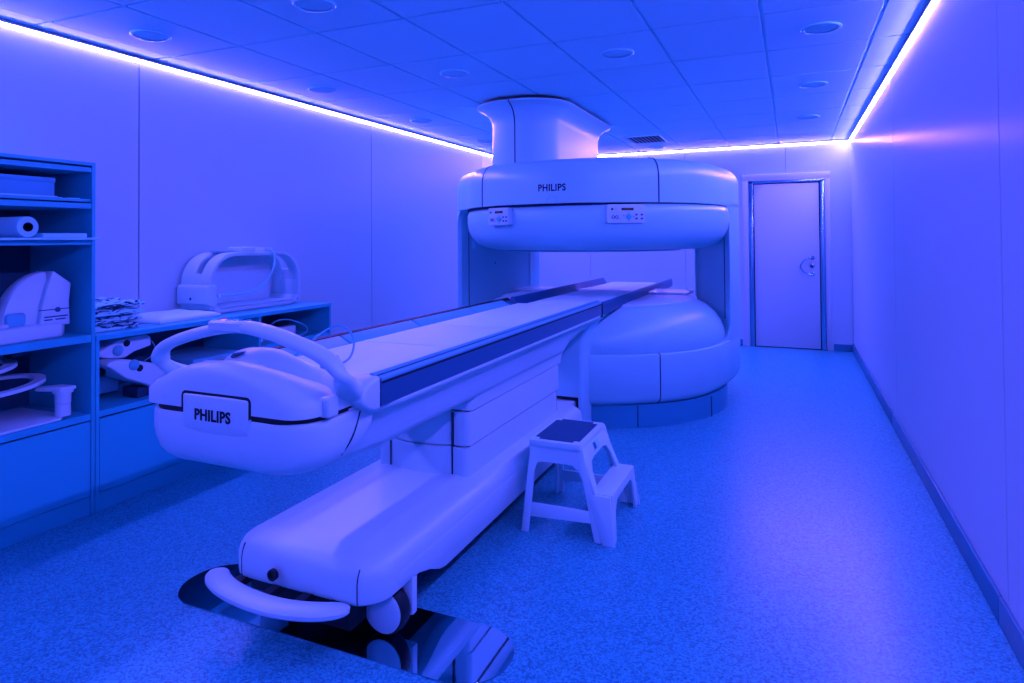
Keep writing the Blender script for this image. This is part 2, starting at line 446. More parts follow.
# side columns (the left one stands further forward and bulges wider)
def side_pts(s):
    """outer outline of one side, from the front edge to the back"""
    if s > 0: q = [p for p in PL if p[0] > .9 and .05 < p[1] < .9]
    else: q = [p for p in PL if p[0] < -.9 and -.33 < p[1] < .9]
    return sorted(q, key=lambda p: p[1])
def column(s):
    rings = []
    outer = side_pts(s)
    zs = [.53, .552, .556, .565, .58, .60, .63, .66, .705, 1.0, 1.3, 1.545, 1.59, 1.62, 1.65, 1.67, 1.685, 1.694, 1.698, 1.72]
    for z in zs:
        dz = min(max(z-.55, 0), max(1.70-z, 0)); R = .155
        d = R-sqrt(max(0, R*R-(R-min(dz, R))**2))
        if s > 0:
            fr_ = [(1.165-.15*d, .12-.9*d), (1.190-.22*d, .075-1.0*d), (1.203-.22*d, .058-1.0*d)]
            inn = [(.86, .90), (.835, .88), (.862, .60), (1.02, .36)]
        else:
            fr_ = [(-1.165+.70*d, -.235-.30*d), (-1.195+.72*d, -.325-.66*d), (-1.226+.66*d, -.345-.72*d)]
            inn = [(-.93, .92), (-.87, .90), (-.872, .60), (-1.02, .18)]
        poly = fr_+outer+inn
        rings.append([(XC+a, YC+c, z) for a, c in poly])
    return obj('side_column', loft(rings), M['white'], scan, ang=28)
cl = column(-1); cr_ = column(1)
obj('edge_trim', box(XC-.90, XC-.858, YC+.60, YC+.66, .87, 1.345, .006), M['cream'], cl)
obj('edge_trim', box(XC+.846, XC+.888, YC+.60, YC+.66, .87, 1.345, .006), M['cream'], cr_)
obj('column_seam', tube([(XC-1.163, YC-.235, z) for z in (.72, 1.54)], .004, 6, 1), M['seal'], cl)
obj('column_seam', tube([(XC+1.163, YC+.120, z) for z in (.72, 1.54)], .004, 6, 1), M['seal'], cr_)
obj('lining_screw', lathe([(.010, 0), (.010, .004), (.004, .005)], (XC-1.045, YC+.11, 1.19), 'x', 10), M['seal'], cl)
obj('rating_label', prism([(XC-1.148, YC-.20), (XC-1.142, YC-.199), (XC-1.130, YC-.155), (XC-1.136, YC-.156)], 1.34, 1.44), M['paper'], cl)

XC, YC = -1.615, 5.85
# bridge slab on the lower disc and the two loose rails inside the gap
obj('bridge_slab', prism(rrect(XC-1.0, XC+.745, YC+.20, YC+.60, .05), .902, .926, 'z', .006), M['cream'], scan)
obj('bridge_cushion', prism(rrect(XC-.26, XC+.26, YC-1.30, YC+1.35, .05), .908, .935, 'z', .010), M['cloth'], scan)
obj('bridge_tray', box(XC-.30, XC+.30, YC-1.28, YC+1.30, .890, .909, .006), M['cream'], scan)

# dock between scanner and table
dk = []
for z, w in ((.27, .213), (.58, .213), (.66, .218), (.73, .232), (.79, .258), (.84, .295), (.872, .325)):
    y0 = 4.515+max(0, z-.74)*.3
    dk.append([(a, c, z) for a, c in rrect(XC-w, XC+w, y0, 4.95, (.035, .01, .01, .035), 4)])
b = loft(dk)
for q0, q1 in ((.172, .213), (-.213, -.172)):
    add(b, loft([[(a, c, z) for a, c in rrect(XC+q0, XC+q1, 4.515, 4.9, .012, 4)] for z in (.02, .05, .275)]))
obj('dock_cover', b, M['white'], scan)
obj('dock_seal', boxes([(XC-.175, XC+.175, 4.511, 4.53, .258, .270), (XC+.166, XC+.175, 4.511, 4.53, .03, .27), (XC-.175, XC-.166, 4.511, 4.53, .03, .27)]), M['black'], scan)

# control panels under the upper edge
def frame_at(az, z, r):
    a = radians(az); tx = Vector((cos(a), sin(a), 0)); n = Vector((sin(a), -cos(a), 0))
    o = Vector((-1.70, 5.80, z))+n*r
    return lambda u, v, d: o+tx*u+Vector((0, 0, v))+n*d
def on(fr_, b):
    for v in b.verts: v.co = fr_(v.co.x, v.co.z, -v.co.y)
    return b
def panel(az, z, w, h, yaw=0):
    f = frame_at(az, z, 1.142)
    p = obj('control_panel', on(f, bev(prism(rrect(-w/2, w/2, -h/2, h/2, .018, 4), -.028, .03, 'y'), .004)), M['cream'], scan)
    obj('display', on(f, box(-.035, .058, -.0295, -.027, h*.18, h*.32, 0)), M['black'], p)
    for k in range(7):
        obj('display_digit', on(f, box(-.022+k*.0095, -.016+k*.0095, -.0300, -.0285, h*.21, h*.29, 0)), M['lcd'], p)
    obj('indicator', on(f, lathe([(.009, -.027), (.009, -.0295), (.002, -.030)], (-w*.36, 0, h*.25), 'y', 12)), M['black'], p)
    obj('indicator', on(f, lathe([(.004, -.027), (.004, -.0292), (.001, -.0295)], (-w*.26, 0, h*.25), 'y', 10)), M['cab'], p)
    obj('readout', text_mesh('00.', lambda a, c, d: f(-w*.27+a, -h*.18+c, .028+d), w*.22, h*.20, .0012, .02), M['navy'], p, ang=30)
    obj('knob', on(f, lathe([(.020, -.027), (.020, -.034), (.016, -.036)], (w*.07, 0, -h*.16), 'y', 16)), M['cab'], p)
    for (u, v) in ((.07, .03), (.07, -.36), (-.06, -.10), (.20, -.16)):
        obj('arrow_key', on(f, box(w*u-.006, w*u+.006, -.0295, -.027, h*v-.005, h*v+.005, .0)), M['cab'], p)
    for u in (.27, .41):
        for v in (-.05, -.26):
            obj('key', on(f, box(w*u-.009, w*u+.009, -.0300, -.027, h*v-.007, h*v+.007, .0)), M['navy'], p)
panel(29.0, 1.612, .295, .140)
panel(-23.6, 1.610, .24, .140)

# ceiling shaft
shp = [(0, 1.98, .27), (0, 2.43, .27), (.008, 2.475, .28), (.026, 2.515, .29), (.055, 2.548, .32), (.09, 2.572, .35), (.12, 2.583, .37), (.13, 2.592, .38), (.128, 2.604, .38), (.115, 2.610, .37)]
sx0, sx1, sy0, sy1 = -2.475, -1.852, 5.08, 6.80
def srr(o, z, r): return [(a, c, z) for a, c in rrect(sx0-o, sx1+o, sy0-o, sy1+o, r, 10)]
shaft = obj('ceiling_shaft', loft([srr(o, z, r) for o, z, r in shp]), M['white'], scan)
obj('shaft_collar', loft([srr(.085, 2.60, .35), srr(.085, 2.6394, .35)]), M['black'], scan)
obj('shaft_seam', tube([(-2.165, sy0-o, z) for o, z, r in shp[:-1]], .005, 6, 1), M['seal'], shaft)

# rails floating inside the gap, standing on small feet on the bridge
for s in (-1, 1):
    y0, y1 = (4.47, 7.40) if s > 0 else (4.55, 7.12)
    prof = [(.300, .915), (.372, .878), (.382, .90), (.378, .955), (.366, .972), (.345, .968), (.322, .935)]
    if s < 0: prof = [(.300, .925), (.372, .888), (.382, .915), (.378, .965), (.366, .985), (.345, .982), (.322, .950)]
    r_ = obj('inner_rail', prism([(XC+s*a, z) for a, z in prof], y0, y1, 'y', .004), M['navy'], scan)
    obj('rail_groove', prism([(XC+s*.366, prof[4][1]+.001), (XC+s*.350, prof[4][1]), (XC+s*.350, prof[4][1]-.008), (XC+s*.366, prof[4][1]-.008)], y0+.03, y1-.03, 'y'), M['railtop'], r_)
    obj('rail_end_cap', prism([(XC+s*(.34+(a-.34)*1.05), .93+(z-.93)*1.06) for a, z in prof], y1-.004, y1+.03, 'y', .008), M['railtop'], r_)
    for yy in (5.3, 6.6):
        obj('rail_foot', box(XC+s*.33-.02, XC+s*.33+.02, yy, yy+.06, .885, .925), M['navy'], r_)

# ------------------------------------------------------------------ patient table
tab = thing('patient_table', 'long white patient table on a wheeled base, pushed up to the scanner', 'patient table', (XC, 3.0, 0))
# base
bp_prof = [(.05, .188), (.012, .19), (.002, .198), (0, .21), (0, .265), (.006, .290), (.018, .310), (.036, .324), (.056, .331), (.09, .336), (.13, .345), (.15, .347)]
def bring(o, z):
    pts = rrect(XC-.335+o, XC+.335-o, 1.818+o*.9, 4.12-o, (max(.085-o*.4, .03), .03, .03, max(.085-o*.4, .03)), 8)
    # bowed front
    return [(a, c-(.045*(1-((a-XC)/.335)**2) if c < 2.2 else 0), z) for a, c in pts]
obj('base_cover', loft([bring(o, z) for o, z in bp_prof]), M['cream'], tab)
# side skirts with the arch above the castors
for s in (-1, 1):
    poly = [(1.985, .200), (1.93, .212), (1.925, .25), (1.98, .262), (4.10, .262), (4.10, .128), (2.27, .128), (2.225, .136), (2.15, .170), (2.07, .194)]
    xa, xb = XC+s*.285, XC+s*.338
    sk = obj('side_skirt', prism(poly, min(xa, xb), max(xa, xb), 'x', .008), M['cream'], tab)
    # vertical seam between the front cover and the skirt
    pts = [(XC+s*.258, 1.818-.045*(1-(.258/.335)**2)+.9*o+.001, z+.0005) for o, z in bp_prof[2:7]]
    obj('cover_seam', tube(pts, .0024, 6, 1), M['seal'], sk)
    obj('cover_seam', tube([(XC+s*.262, 1.90, .3318), (XC+s*.262, 2.3, .3318), (XC+s*.262, 4.0, .3318)], .0014, 6, 1), M['seal'], sk)
    sy = [(XC+s*(.205), 1.95+.36*k, .3335+.001) for k in range(3)]
    for yy in (1.965,):
        obj('cover_screw', lathe([(.010, .0), (.010, .003), (.006, .004)], (XC+s*.290, yy, .3185), 'z', 12), M['seal'], sk)
obj('cable_socket', lathe([(.020, .01), (.020, -.004), (.014, -.005), (.013, .003)], (XC-.085, 1.771, .246), 'y', 20), M['black'], tab)
obj('link_rail', box(XC-.155, XC+.155, 4.0, 4.62, .10, .245, .02), M['cream'], tab)
obj('front_valance', box(XC-.315, XC+.15, 1.90, 1.925, .09, .196, .004), M['black'], tab)
obj('chassis', box(XC-.185, XC+.185, 1.86, 4.09, .06, .20, .005), M['black'], tab)
# bumper
bpath = [(XC-.372, 1.812, .190), (XC-.34, 1.765, .190), (XC-.24, 1.722, .190), (XC-.10, 1.698, .190), (XC+.03, 1.700, .190), (XC+.15, 1.732, .190), (XC+.240, 1.785, .190)]
bm_ = obj('front_bumper', tube(bpath, lambda f: (.019*(1-.6*abs(2*f-1)**8), .044*(1-.7*abs(2*f-1)**10)), 14, 8, up=(0, 0, 1), sq=.75), M['cream'], tab)
for x, yy in ((-.25, 1.74), (-.09, 1.725), (.05, 1.725), (.17, 1.75)):
    obj('bumper_bracket', box(XC+x-.018, XC+x+.018, yy, 1.84, .172, .196), M['black'], bm_)
# castors
for s in (-1, 1):
    cx, cy = XC+s*.250, 2.020
    cst = obj('castor', box(min(cx+s*.02, cx+s*.085), max(cx+s*.02, cx+s*.085), cy+.005, cy+.04, .06, .20, .008), M['cream'], tab)
    w_ = obj('wheel', lathe([(.05, -.026), (.078, -.030), (.086, -.02), (.088, .0), (.086, .02), (.078, .030), (.05, .026)], (cx, cy-.03, .0925), 'y', 36), M['black'], cst)
    obj('wheel_disc', lathe([(.075, -.026), (.076, -.033), (.070, -.037), (.04, -.041), (.005, -.042)], (cx, cy-.03, .0925), 'y', 36), M['cream'], w_)
for s in (-1, 1):
    cx = XC+s*.262
    cst = obj('castor', box(cx-.05, cx+.05, 4.05, 4.15, .12, .2, .01), M['seal'], tab)
    obj('wheel', lathe([(.05, -.026), (.078, -.030), (.083, .0), (.078, .030), (.05, .026)], (cx, 4.1, .084), 'y', 28), M['black'], cst)

# telescopic lift column
def lift(w, y0, y1, z0, z1, bow=.03, r=.03):
    rr = []
    for o, z in ((0, z0), (0, z1)):
        pts = rrect(XC-w, XC+w, y0, y1, r, 4)
        out = []
        for i in range(len(pts)): out.append(pts[i])
        fr0 = []
        # bow the front side
        base = [(a, c) for a, c in out]
        rr.append([(a, c, z) for a, c in base])
    b = loft(rr)
    return b
lc = obj('lift_column', lift(.243, 2.635, 3.885, .335, .470), M['cream'], tab)
obj('lift_front', prism([(XC-.168, 2.64), (XC-.10, 2.612), (XC, 2.603), (XC+.10, 2.612), (XC+.168, 2.64)], .338, .474, 'z'), M['cream'], lc)
lc2 = obj('lift_column', lift(.248, 2.645, 3.905, .477, .632), M['cream'], tab)
obj('lift_front', prism([(XC-.168, 2.648), (XC-.10, 2.620), (XC, 2.611), (XC+.10, 2.620), (XC+.168, 2.648)], .478, .632, 'z'), M['cream'], lc2)
obj('lift_column', lift(.254, 2.655, 3.925, .638, .76), M['cream'], tab)
obj('lift_core', box(XC-.238, XC+.238, 2.665, 3.88, .33, .74), M['seal'], tab)
for s in (-1, 1):
    obj('lift_gap', box(XC+s*.168-.003, XC+s*.168+.003, 2.630, 2.66, .337, .63), M['seal'], lc)
obj('lift_gasket', box(XC-.20, XC+.20, 2.598, 2.70, .334, .341), M['black'], lc)

# tabletop underbody (fairing)
def under(y, zb=None, wb=.255):
    # half section from the top outside edge inwards (w, z)
    sec = [(.355, .905), (.378, .898), (.383, .885), (.378, .870), (.360, .858), (.338, .840), (.318, .810), (.300, .770), (.285, .730), (.268, .700), (.250, .690)]
    return sec
und = []
def usec(y, lift_=0., narrow=1.):
    s = under(y)
    pts = []
    for w, z in s:
        zz = z
        if lift_ > 0: zz = max(z, .690+lift_)
        pts.append((w*narrow, zz))
    full = [(XC+w, y, z) for w, z in pts]+[(XC-w, y, z) for w, z in reversed(pts)]
    return full
for y, l_ in ((1.66, .035), (1.72, .025), (1.76, .02), (1.9, .01), (2.3, .0), (2.65, 0), (3.90, 0), (3.915, .0), (3.97, .06), (4.05, .085), (4.14, .10), (4.25, .115), (4.33, .14), (4.38, .17), (4.44, .195)):
    und.append(usec(y, l_, .885 if y < 1.68 else .905 if y < 1.74 else .96 if y < 1.8 else 1.))
ub = obj('tabletop_underbody', loft(und), M['cream'], tab, ang=50)
# widening of the lift column into the underbody
obj('column_shoulder', loft([[(a, c, z) for a, c in rrect(XC-w, XC+w, y0, 3.93+(z-.66)*.2, .03, 4)] for z, w, y0 in ((.638, .256, 2.657), (.66, .258, 2.66), (.70, .268, 2.68), (.735, .286, 2.70), (.78, .304, 2.72))]), M['cream'], tab)

# rails along the table sides
for s in (-1, 1):
    prof = [(.30, .895), (.368, .882), (.384, .888), (.384, .972), (.376, .978), (.372, .979)]
    prof += [(.352, .988), (.340, .985), (.330, .975), (.318, .95), (.30, .945)]
    y0, y1 = 1.765, 4.44
    rl = obj('side_rail', prism([(XC+s*a, z) for a, z in prof], y0, y1, 'y', .002, 1), M['navy'], tab, ang=25)
    obj('rail_bead', prism([(XC+s*a, z) for a, z in ((.386, .970), (.388, .978), (.372, .9845), (.368, .978))], y0, y1, 'y'), M['railtop'], rl)
    if s < 0: obj('rail_slot', prism([(XC+s*a, z) for a, z in ((.360, .985), (.350, .9895), (.334, .985), (.326, .972), (.330, .968))], y0, y1, 'y'), M['black'], rl)
    else: obj('rail_bead', prism([(XC+s*a, z) for a, z in ((.362, .986), (.350, .9925), (.338, .990), (.342, .984))], y0, y1, 'y'), M['railtop'], rl)
    obj('rail_slot', prism([(XC+s*a, z) for a, z in ((.3835, .960), (.3855, .960), (.3855, .967), (.3835, .967))], y0+.004, y1, 'y'), M['black'], rl)
    obj('rail_joint', box(min(XC+s*.37, XC+s*.389), max(XC+s*.37, XC+s*.389), y1-.012, y1+.002, .874, .980), M['black'], rl)

# tray and mattress
obj('tabletop_tray', box(XC-.335, XC+.335, 1.72, 4.44, .880, .925, .006), M['cream'], tab)
for a, c in ((1.80, 2.525), (2.529, 3.185), (3.189, 4.44)):
    obj('mattress', box(XC-.265, XC+.265, a, c, .918, .952, .014, 3), M['cloth'], tab)
segs = ((1.80, 2.45), (2.457, 3.07), (3.077, 3.765), (3.772, 4.30))
for s in (-1, 1):
    for a, c in segs:
        a2, c2 = a+.004, c-.004
        obj('side_bolster', prism([(XC+s*w, z) for w, z in ((.255, .925), (.335, .925), (.336, .980), (.322, .983), (.262, .952))], a2, c2, 'y', .005), M['bolster'], tab)
# head end of the tabletop: curved sloping block
obj('headrest_board', prism([(1.60, .90), (1.60, .955), (1.68, .985), (1.80, .982), (1.86, .952), (1.86, .90)], XC-.33, XC+.33, 'x', .012), M['cream'], tab)

# head shell
def hring(z, ins, yf, yb=1.80, wmax=.348, r=.115):
    w = wmax-ins
    pts = rrect(XC-w, XC+w, yf+ins*.55, yb, (max(r-ins*.3, .05), .02, .02, max(r-ins*.3, .05)), 8)
    return [(a, c-(.016*(1-((a-XC)/w)**2) if c < yf+.22+ins*.55 else 0), z) for a, c in pts]
hs = [hring(z, i_, 1.458, yb_) for z, i_, yb_ in ((.722, .14, 1.64), (.724, .105, 1.65), (.731, .070, 1.66), (.746, .040, 1.68), (.768, .019, 1.71), (.80, .006, 1.74), (.83, .0, 1.77), (.872, .0, 1.79), (.886, .001, 1.79), (.893, .006, 1.79), (.894, .03, 1.79))]
shell = obj('head_shell', loft(hs), M['cream'], tab)
# raised front plate with the lettering
def fplate(x0, x1, z0, z1, yf, yb, r):
    return prism(rrect(x0, x1, z0, z1, r, 5), yf, yb, 'y', .008, 3)
b = fplate(XC-.135, XC+.139, .83, .958, 1.4412, 1.50, .010)
bmesh.ops.bisect_plane(b, geom=b.verts[:]+b.edges[:]+b.faces[:], plane_co=(XC-.07, 0, 0), plane_no=(1, 0, 0))
bmesh.ops.bisect_plane(b, geom=b.verts[:]+b.edges[:]+b.faces[:], plane_co=(XC, 0, 0), plane_no=(1, 0, 0))
bmesh.ops.bisect_plane(b, geom=b.verts[:]+b.edges[:]+b.faces[:], plane_co=(XC+.07, 0, 0), plane_no=(1, 0, 0))
bmesh.ops.bisect_plane(b, geom=b.verts[:]+b.edges[:]+b.faces[:], plane_co=(0, 0, .872), plane_no=(0, 0, 1))
for v in b.verts: v.co.y += .016*((v.co.x-XC)/.348)**2+max(0, .8715-v.co.z)*.25
obj('front_plate', b, M['cream'], shell)
obj('front_plate_gap', prism(rrect(XC-.141, XC+.146, .895, .965, .018, 5), 1.446, 1.49, 'y'), M['black'], shell)
obj('lettering', text_mesh('PHILIPS', lambda a, c, d: Vector((XC+a-.004, 1.4412+.016*((a-.004)/.348)**2-d, .898+c)), .148, .036, .0015, .03, 1.08), M['ink'], shell, ang=30)
obj('shell_gap', loft([hring(.885, .016, 1.455, 1.78), hring(.913, .016, 1.455, 1.78)]), M['black'], shell)
obj('shell_seam', tube([(XC+.3485*q, y, z) for q, y, z in ((1, 1.70, .885), (1, 1.688, .86), (1, 1.672, .83), (.985, 1.655, .80), (.92, 1.64, .760))], .003, 6, 3), M['seal'], shell)

# domed cover over the head end
def dome(yc, e, zbase, h, wtop):
    pass
cov = []
N = 28
def cover_ring(k):
    return
def arc_sec(y, w, zs, h, p=2.1, n=26, z0=.912):
    pts = []
    for i in range(n+1):
        u = -1+2*i/n
        pts.append((XC+w*u*(1-.012*(1-abs(u))), y, zs+h*(1-abs(u)**p)))
    return pts+[(XC+w, y, z0), (XC-w, y, z0)]
secs = [(1.447, .24, .930, .060), (1.448, .27, .940, .078), (1.454, .294, .948, .090), (1.465, .312, .953, .097), (1.48, .326, .956, .099), (1.50, .336, .957, .098), (1.53, .344, .957, .093), (1.58, .347, .952, .078), (1.65, .348, .945, .05), (1.74, .345, .935, .02)]
obj('head_cover', loft([arc_sec(*s) for s in secs]), M['cream'], tab, ang=60)
secs2 = [(1.555, .14, .94, .08), (1.565, .18, .945, .105), (1.585, .21, .95, .118), (1.62, .235, .95, .128), (1.67, .25, .95, .12), (1.74, .255, .945, .08), (1.80, .25, .94, .04)]
hp2 = obj('head_hump', loft([arc_sec(*s) for s in secs2]), M['cream'], tab, ang=60)
obj('hump_slot', prism([(XC-.058, 1.055), (XC-.045, 1.066), (XC-.022, 1.070), (XC-.022, 1.064), (XC-.04, 1.056), (XC-.050, 1.049)], 1.56, 1.60, 'y'), M['navy'], hp2)
for s in (-1, 1):
    obj('side_clip', box(XC+s*.348-.018, XC+s*.348+.018, 1.525, 1.575, .905, .965, .008, 3), M['cream'], tab)
# handle arch across the head end
hpth = [(.334, 1.752, .941), (.335, 1.71, .943), (.346, 1.655, .955), (.372, 1.60, .985), (.383, 1.565, 1.022), (.358, 1.552, 1.062), (.30, 1.55, 1.092), (.20, 1.552, 1.122), (.10, 1.553, 1.144), (0, 1.552, 1.155)]
full = [(XC+a, c, z) for a, c, z in hpth]+[(XC-a, c, z) for a, c, z in hpth[-2::-1]]
def hr(f):
    e = abs(2*f-1)  # 1 at the feet, 0 at the crown
    k = max(0, (e-.50)/.50)**1.3
    return (.019+.022*k, .029+.025*k)
hd = obj('grab_handle', tube(full, hr, 16, 6, up=(0, -.15, 1), sq=.8), M['cream'], tab, ang=60)
obj('button_pad', loft([[(a, c, z-.10*(c-1.55)) for a, c in rrect(XC-.13+o, XC+.035-o, 1.520+o, 1.588-o, .03, 5)] for o, z in ((.0, 1.14), (.0, 1.164), (.006, 1.171), (.014, 1.173))]), M['cream'], hd)
for k, (u, v) in enumerate(((-.055, 1.555), (-.022, 1.545), (.012, 1.56), (.045, 1.55), (.0, 1.54), (.06, 1.566))):
    obj('button', lathe([(.0085, 0), (.0085, .003), (.005, .004)], (XC+u-.045, v, 1.1728), 'z', 10), M['dot'] if k == 1 else M['cab'], hd)
# end blocks joining the handle and the rails
for s in (-1, 1):
    xa, xb = XC+s*.30, XC+s*.389
    obj('end_block', prism([(1.757, .880), (1.757, .990), (1.74, .988), (1.70, .978), (1.67, .962), (1.655, .94), (1.66, .915), (1.69, .893), (1.725, .880)], min(xa, xb), max(xa, xb), 'x', .012, 3), M['cream'], tab)

# plate on the floor under the castors
pl_ = obj('floor_plate', prism(rrect(-2.35, -.885, 1.835, 2.165, .162, 12), .0005, .0045, 'z', .001, 1), M['plate'], None)
tag(pl_, 'glossy dark oblong floor plate with round ends under the table castors', 'floor plate')

# cable lying on the mattress
cab = [(-1.87, 2.07, .956), (-1.85, 2.101, .982), (-1.80, 2.133, 1.034), (-1.76, 2.16, 1.065), (-1.72, 2.18, 1.073), (-1.68, 2.188, 1.049), (-1.64, 2.161, 1.012), (-1.60, 2.09, .974), (-1.582, 2.014, .958), (-1.585, 1.93, .956), (-1.63, 1.95, .956), (-1.655, 2.05, .956), (-1.69, 2.125, .956), (-1.74, 2.13, .957), (-1.79, 2.08, .956)]
co = obj('cable', tube(cab, .0045, 8, 8), M['cable'])
tag(co, 'thin grey cable looping up from the mattress at the head end of the patient table', 'cable')

# ------------------------------------------------------------------ step stool
st = thing('step_stool', 'light plastic step stool with dark top mat and one lower step', 'stool', (-1.0, 3.2, 0))
def side_plate(poly, axis, c0, c1, t, ztop=.43):
    """plate of polygon (u,z); its plane leans from c0 (floor) to c1 (top)"""
    b = prism(poly, 0, t, axis)
    for v in b.verts:
        k = v.co.z/ztop; o = c0+(c1-c0)*k
        if axis == 'y': v.co.y += o
        else: v.co.x += o
    return bev(b, .003, 2)
front = [(-1.232, 0), (-1.203, .43), (-.945, .43), (-.872, .213), (-.795, .213), (-.764, 0), (-.822, 0), (-.930, .27), (-.955, .312), (-.985, .332), (-1.135, .332), (-1.163, .325), (-1.178, .285), (-1.196, 0)]
b = side_plate(front, 'y', 2.932, 3.0, .018)
add(b, side_plate([(-1.192, .072), (-1.189, .136), (-.880, .136), (-.858, .086)], 'y', 2.936, 3.004, .014))
obj('front_frame', b, M['stool'], st)
b = side_plate(front, 'y', 3.462, 3.385, .018)
add(b, side_plate([(-1.192, .072), (-1.189, .136), (-.880, .136), (-.858, .086)], 'y', 3.462, 3.385, .014))
obj('rear_frame', b, M['stool'], st)
lp = [(2.935, 0), (3.003, .43), (3.395, .43), (3.475, 0), (3.43, 0), (3.385, .26), (3.355, .31), (3.32, .33), (3.08, .33), (3.045, .31), (3.02, .26), (2.985, 0)]
obj('side_frame', side_plate(lp, 'x', -1.232, -1.204, .016), M['stool'], st)
rp_ = [(3.003, .43), (3.395, .43), (3.41, .36), (3.43, .215), (3.385, .215), (3.37, .30), (3.34, .335), (3.29, .345), (3.12, .345), (3.07, .335), (3.04, .30), (3.02, .215), (2.965, .215)]
obj('side_frame', side_plate(rp_, 'x', -.797, -.962, .016), M['stool'], st)
obj('step_tread', box(-.895, -.786, 2.985, 3.435, .196, .216, .006), M['stool'], st)
sp_ = [(2.948, 0), (2.985, .21), (3.435, .21), (3.468, 0), (3.415, 0), (3.39, .13), (3.36, .165), (3.33, .172), (3.09, .172), (3.06, .165), (3.03, .13), (3.005, 0)]
obj('step_riser', side_plate(sp_, 'x', -.788, -.803, .016, .21), M['stool'], st)
for y, dy in ((2.95, .035), (3.46, -.035)):   # ribs that stiffen the sloping legs
    rb_ = loft([[(x-.016, y+dy*k-.012, z), (x+.016, y+dy*k-.012, z), (x+.016, y+dy*k+.012, z), (x-.016, y+dy*k+.012, z)] for x, z, k in ((-.848, .004, 0), (-.90, .215, .8), (-.953, .425, 1.7))])
    obj('leg_rib', bev(rb_, .003), M['stool'], st)
obj('stool_top', prism(rrect(-1.212, -.936, 2.985, 3.405, .015, 3), .405, .434, 'z', .006), M['stool'], st)
xm0, xm1, ym0, ym1 = -1.192, -.962, 3.012, 3.380
n_ = .028
cut = [(xm0+n_, ym0), (xm1-n_, ym0), (xm1-n_*.9, ym0+n_), (xm1, ym0+n_), (xm1, ym1-n_), (xm1-n_, ym1-n_), (xm1-n_, ym1), (xm0+n_, ym1), (xm0+n_, ym1-n_), (xm0, ym1-n_), (xm0, ym0+n_), (xm0+n_, ym0+n_)]
obj('top_mat', prism(cut, .430, .4375, 'z', .0015, 1), M['mat'], st)
obj('warning_label', on(lambda u, v, d: Vector((-.9345+v*.385*.0+(.0)+d*.0, 3.20+u, .385+v)), box(-.045, .045, 0, .001, -.018, .018)) if False else side_plate([(3.15, .360), (3.15, .402), (3.25, .402), (3.25, .360)], 'x', -.7805, -.9455, .0012), M['paper'], st)
obj('label_print', side_plate([(3.16, .366), (3.16, .396), (3.195, .396), (3.195, .366)], 'x', -.7792, -.9442, .001), M['navy'], st)

# ------------------------------------------------------------------ furniture on the left
XFt = -3.385
ts = thing('tall_shelf_unit', 'tall grey open shelf unit with a closed front below, by the left wall', 'shelf unit', (-3.65, 1.75, 0))
ya, yb_ = 1.20, 2.262
obj('side_panel', box(XL+.004, XFt, yb_-.020, yb_, 0, 1.85, .0015, 1), M['cab'], ts)
obj('side_panel', box(XL+.004, XFt, ya, ya+.020, 0, 1.85, .0015, 1), M['cab'], ts)
obj('top_panel', box(XL+.004, XFt, ya+.02, yb_-.02, 1.832, 1.85, .0015, 1), M['cab'], ts)
for z0, z1 in ((1.797, 1.822), (1.604, 1.632), (1.415, 1.440), (.903, .942), (.494, .528)):
    obj('shelf', box(XL+.02, XFt-.004, ya+.02, yb_-.02, z0, z1, .0015, 1), M['cab'], ts)
obj('shelf_liner', box(XL+.02, XFt-.012, ya+.02, yb_-.02, 1.640, 1.655, .001, 1), M['cab'], ts)
obj('back_panel', box(XL+.004, XL+.016, ya+.02, yb_-.02, .09, 1.832), M['cabin'], ts)  # real panel, its colour darkened to stand in for shade between the shelves
obj('door', box(XFt-.018, XFt-.001, ya+.022, yb_-.024, .100, .486, .0015, 1), M['cab'], ts)
obj('plinth', box(XL+.02, XFt-.012, ya+.02, yb_-.02, 0, .094), M['cab'], ts)

lc_ = thing('low_cabinet', 'low grey cabinet with worktop and open compartments between tall shelf and scanner', 'cabinet', (-3.65, 3.2, 0))
y0, y1 = 2.266, 4.167
obj('worktop', box(XL+.004, XFt+.004, y0, y1, .903, .930, .0015, 1), M['cab'], lc_)
for a, c in ((y0, y0+.02), (3.407, 3.428), (y1-.02, y1)):
    obj('side_panel', box(XL+.004, XFt, a, c, 0, .903, .0015, 1), M['cab'], lc_)
obj('shelf', box(XL+.02, XFt-.004, y0+.02, 3.407, .497, .529, .0015, 1), M['cab'], lc_)
obj('shelf', box(XL+.02, XFt-.004, 3.428, y1-.02, .672, .700, .0015, 1), M['cab'], lc_)
obj('shelf', box(XL+.02, XFt-.004, 3.428, y1-.02, .10, .13, .0015, 1), M['cab'], lc_)
obj('back_panel', box(XL+.004, XL+.016, y0+.02, y1-.02, .09, .903), M['cabin'], lc_)  # same darkened colour, imitating shade at the back of the compartments
obj('door', box(XFt-.018, XFt-.001, y0+.023, 3.405, .100, .488, .0015, 1), M['cab'], lc_)
obj('plinth', box(XL+.02, XFt-.012, y0+.02, y1-.02, 0, .094), M['cab'], lc_)

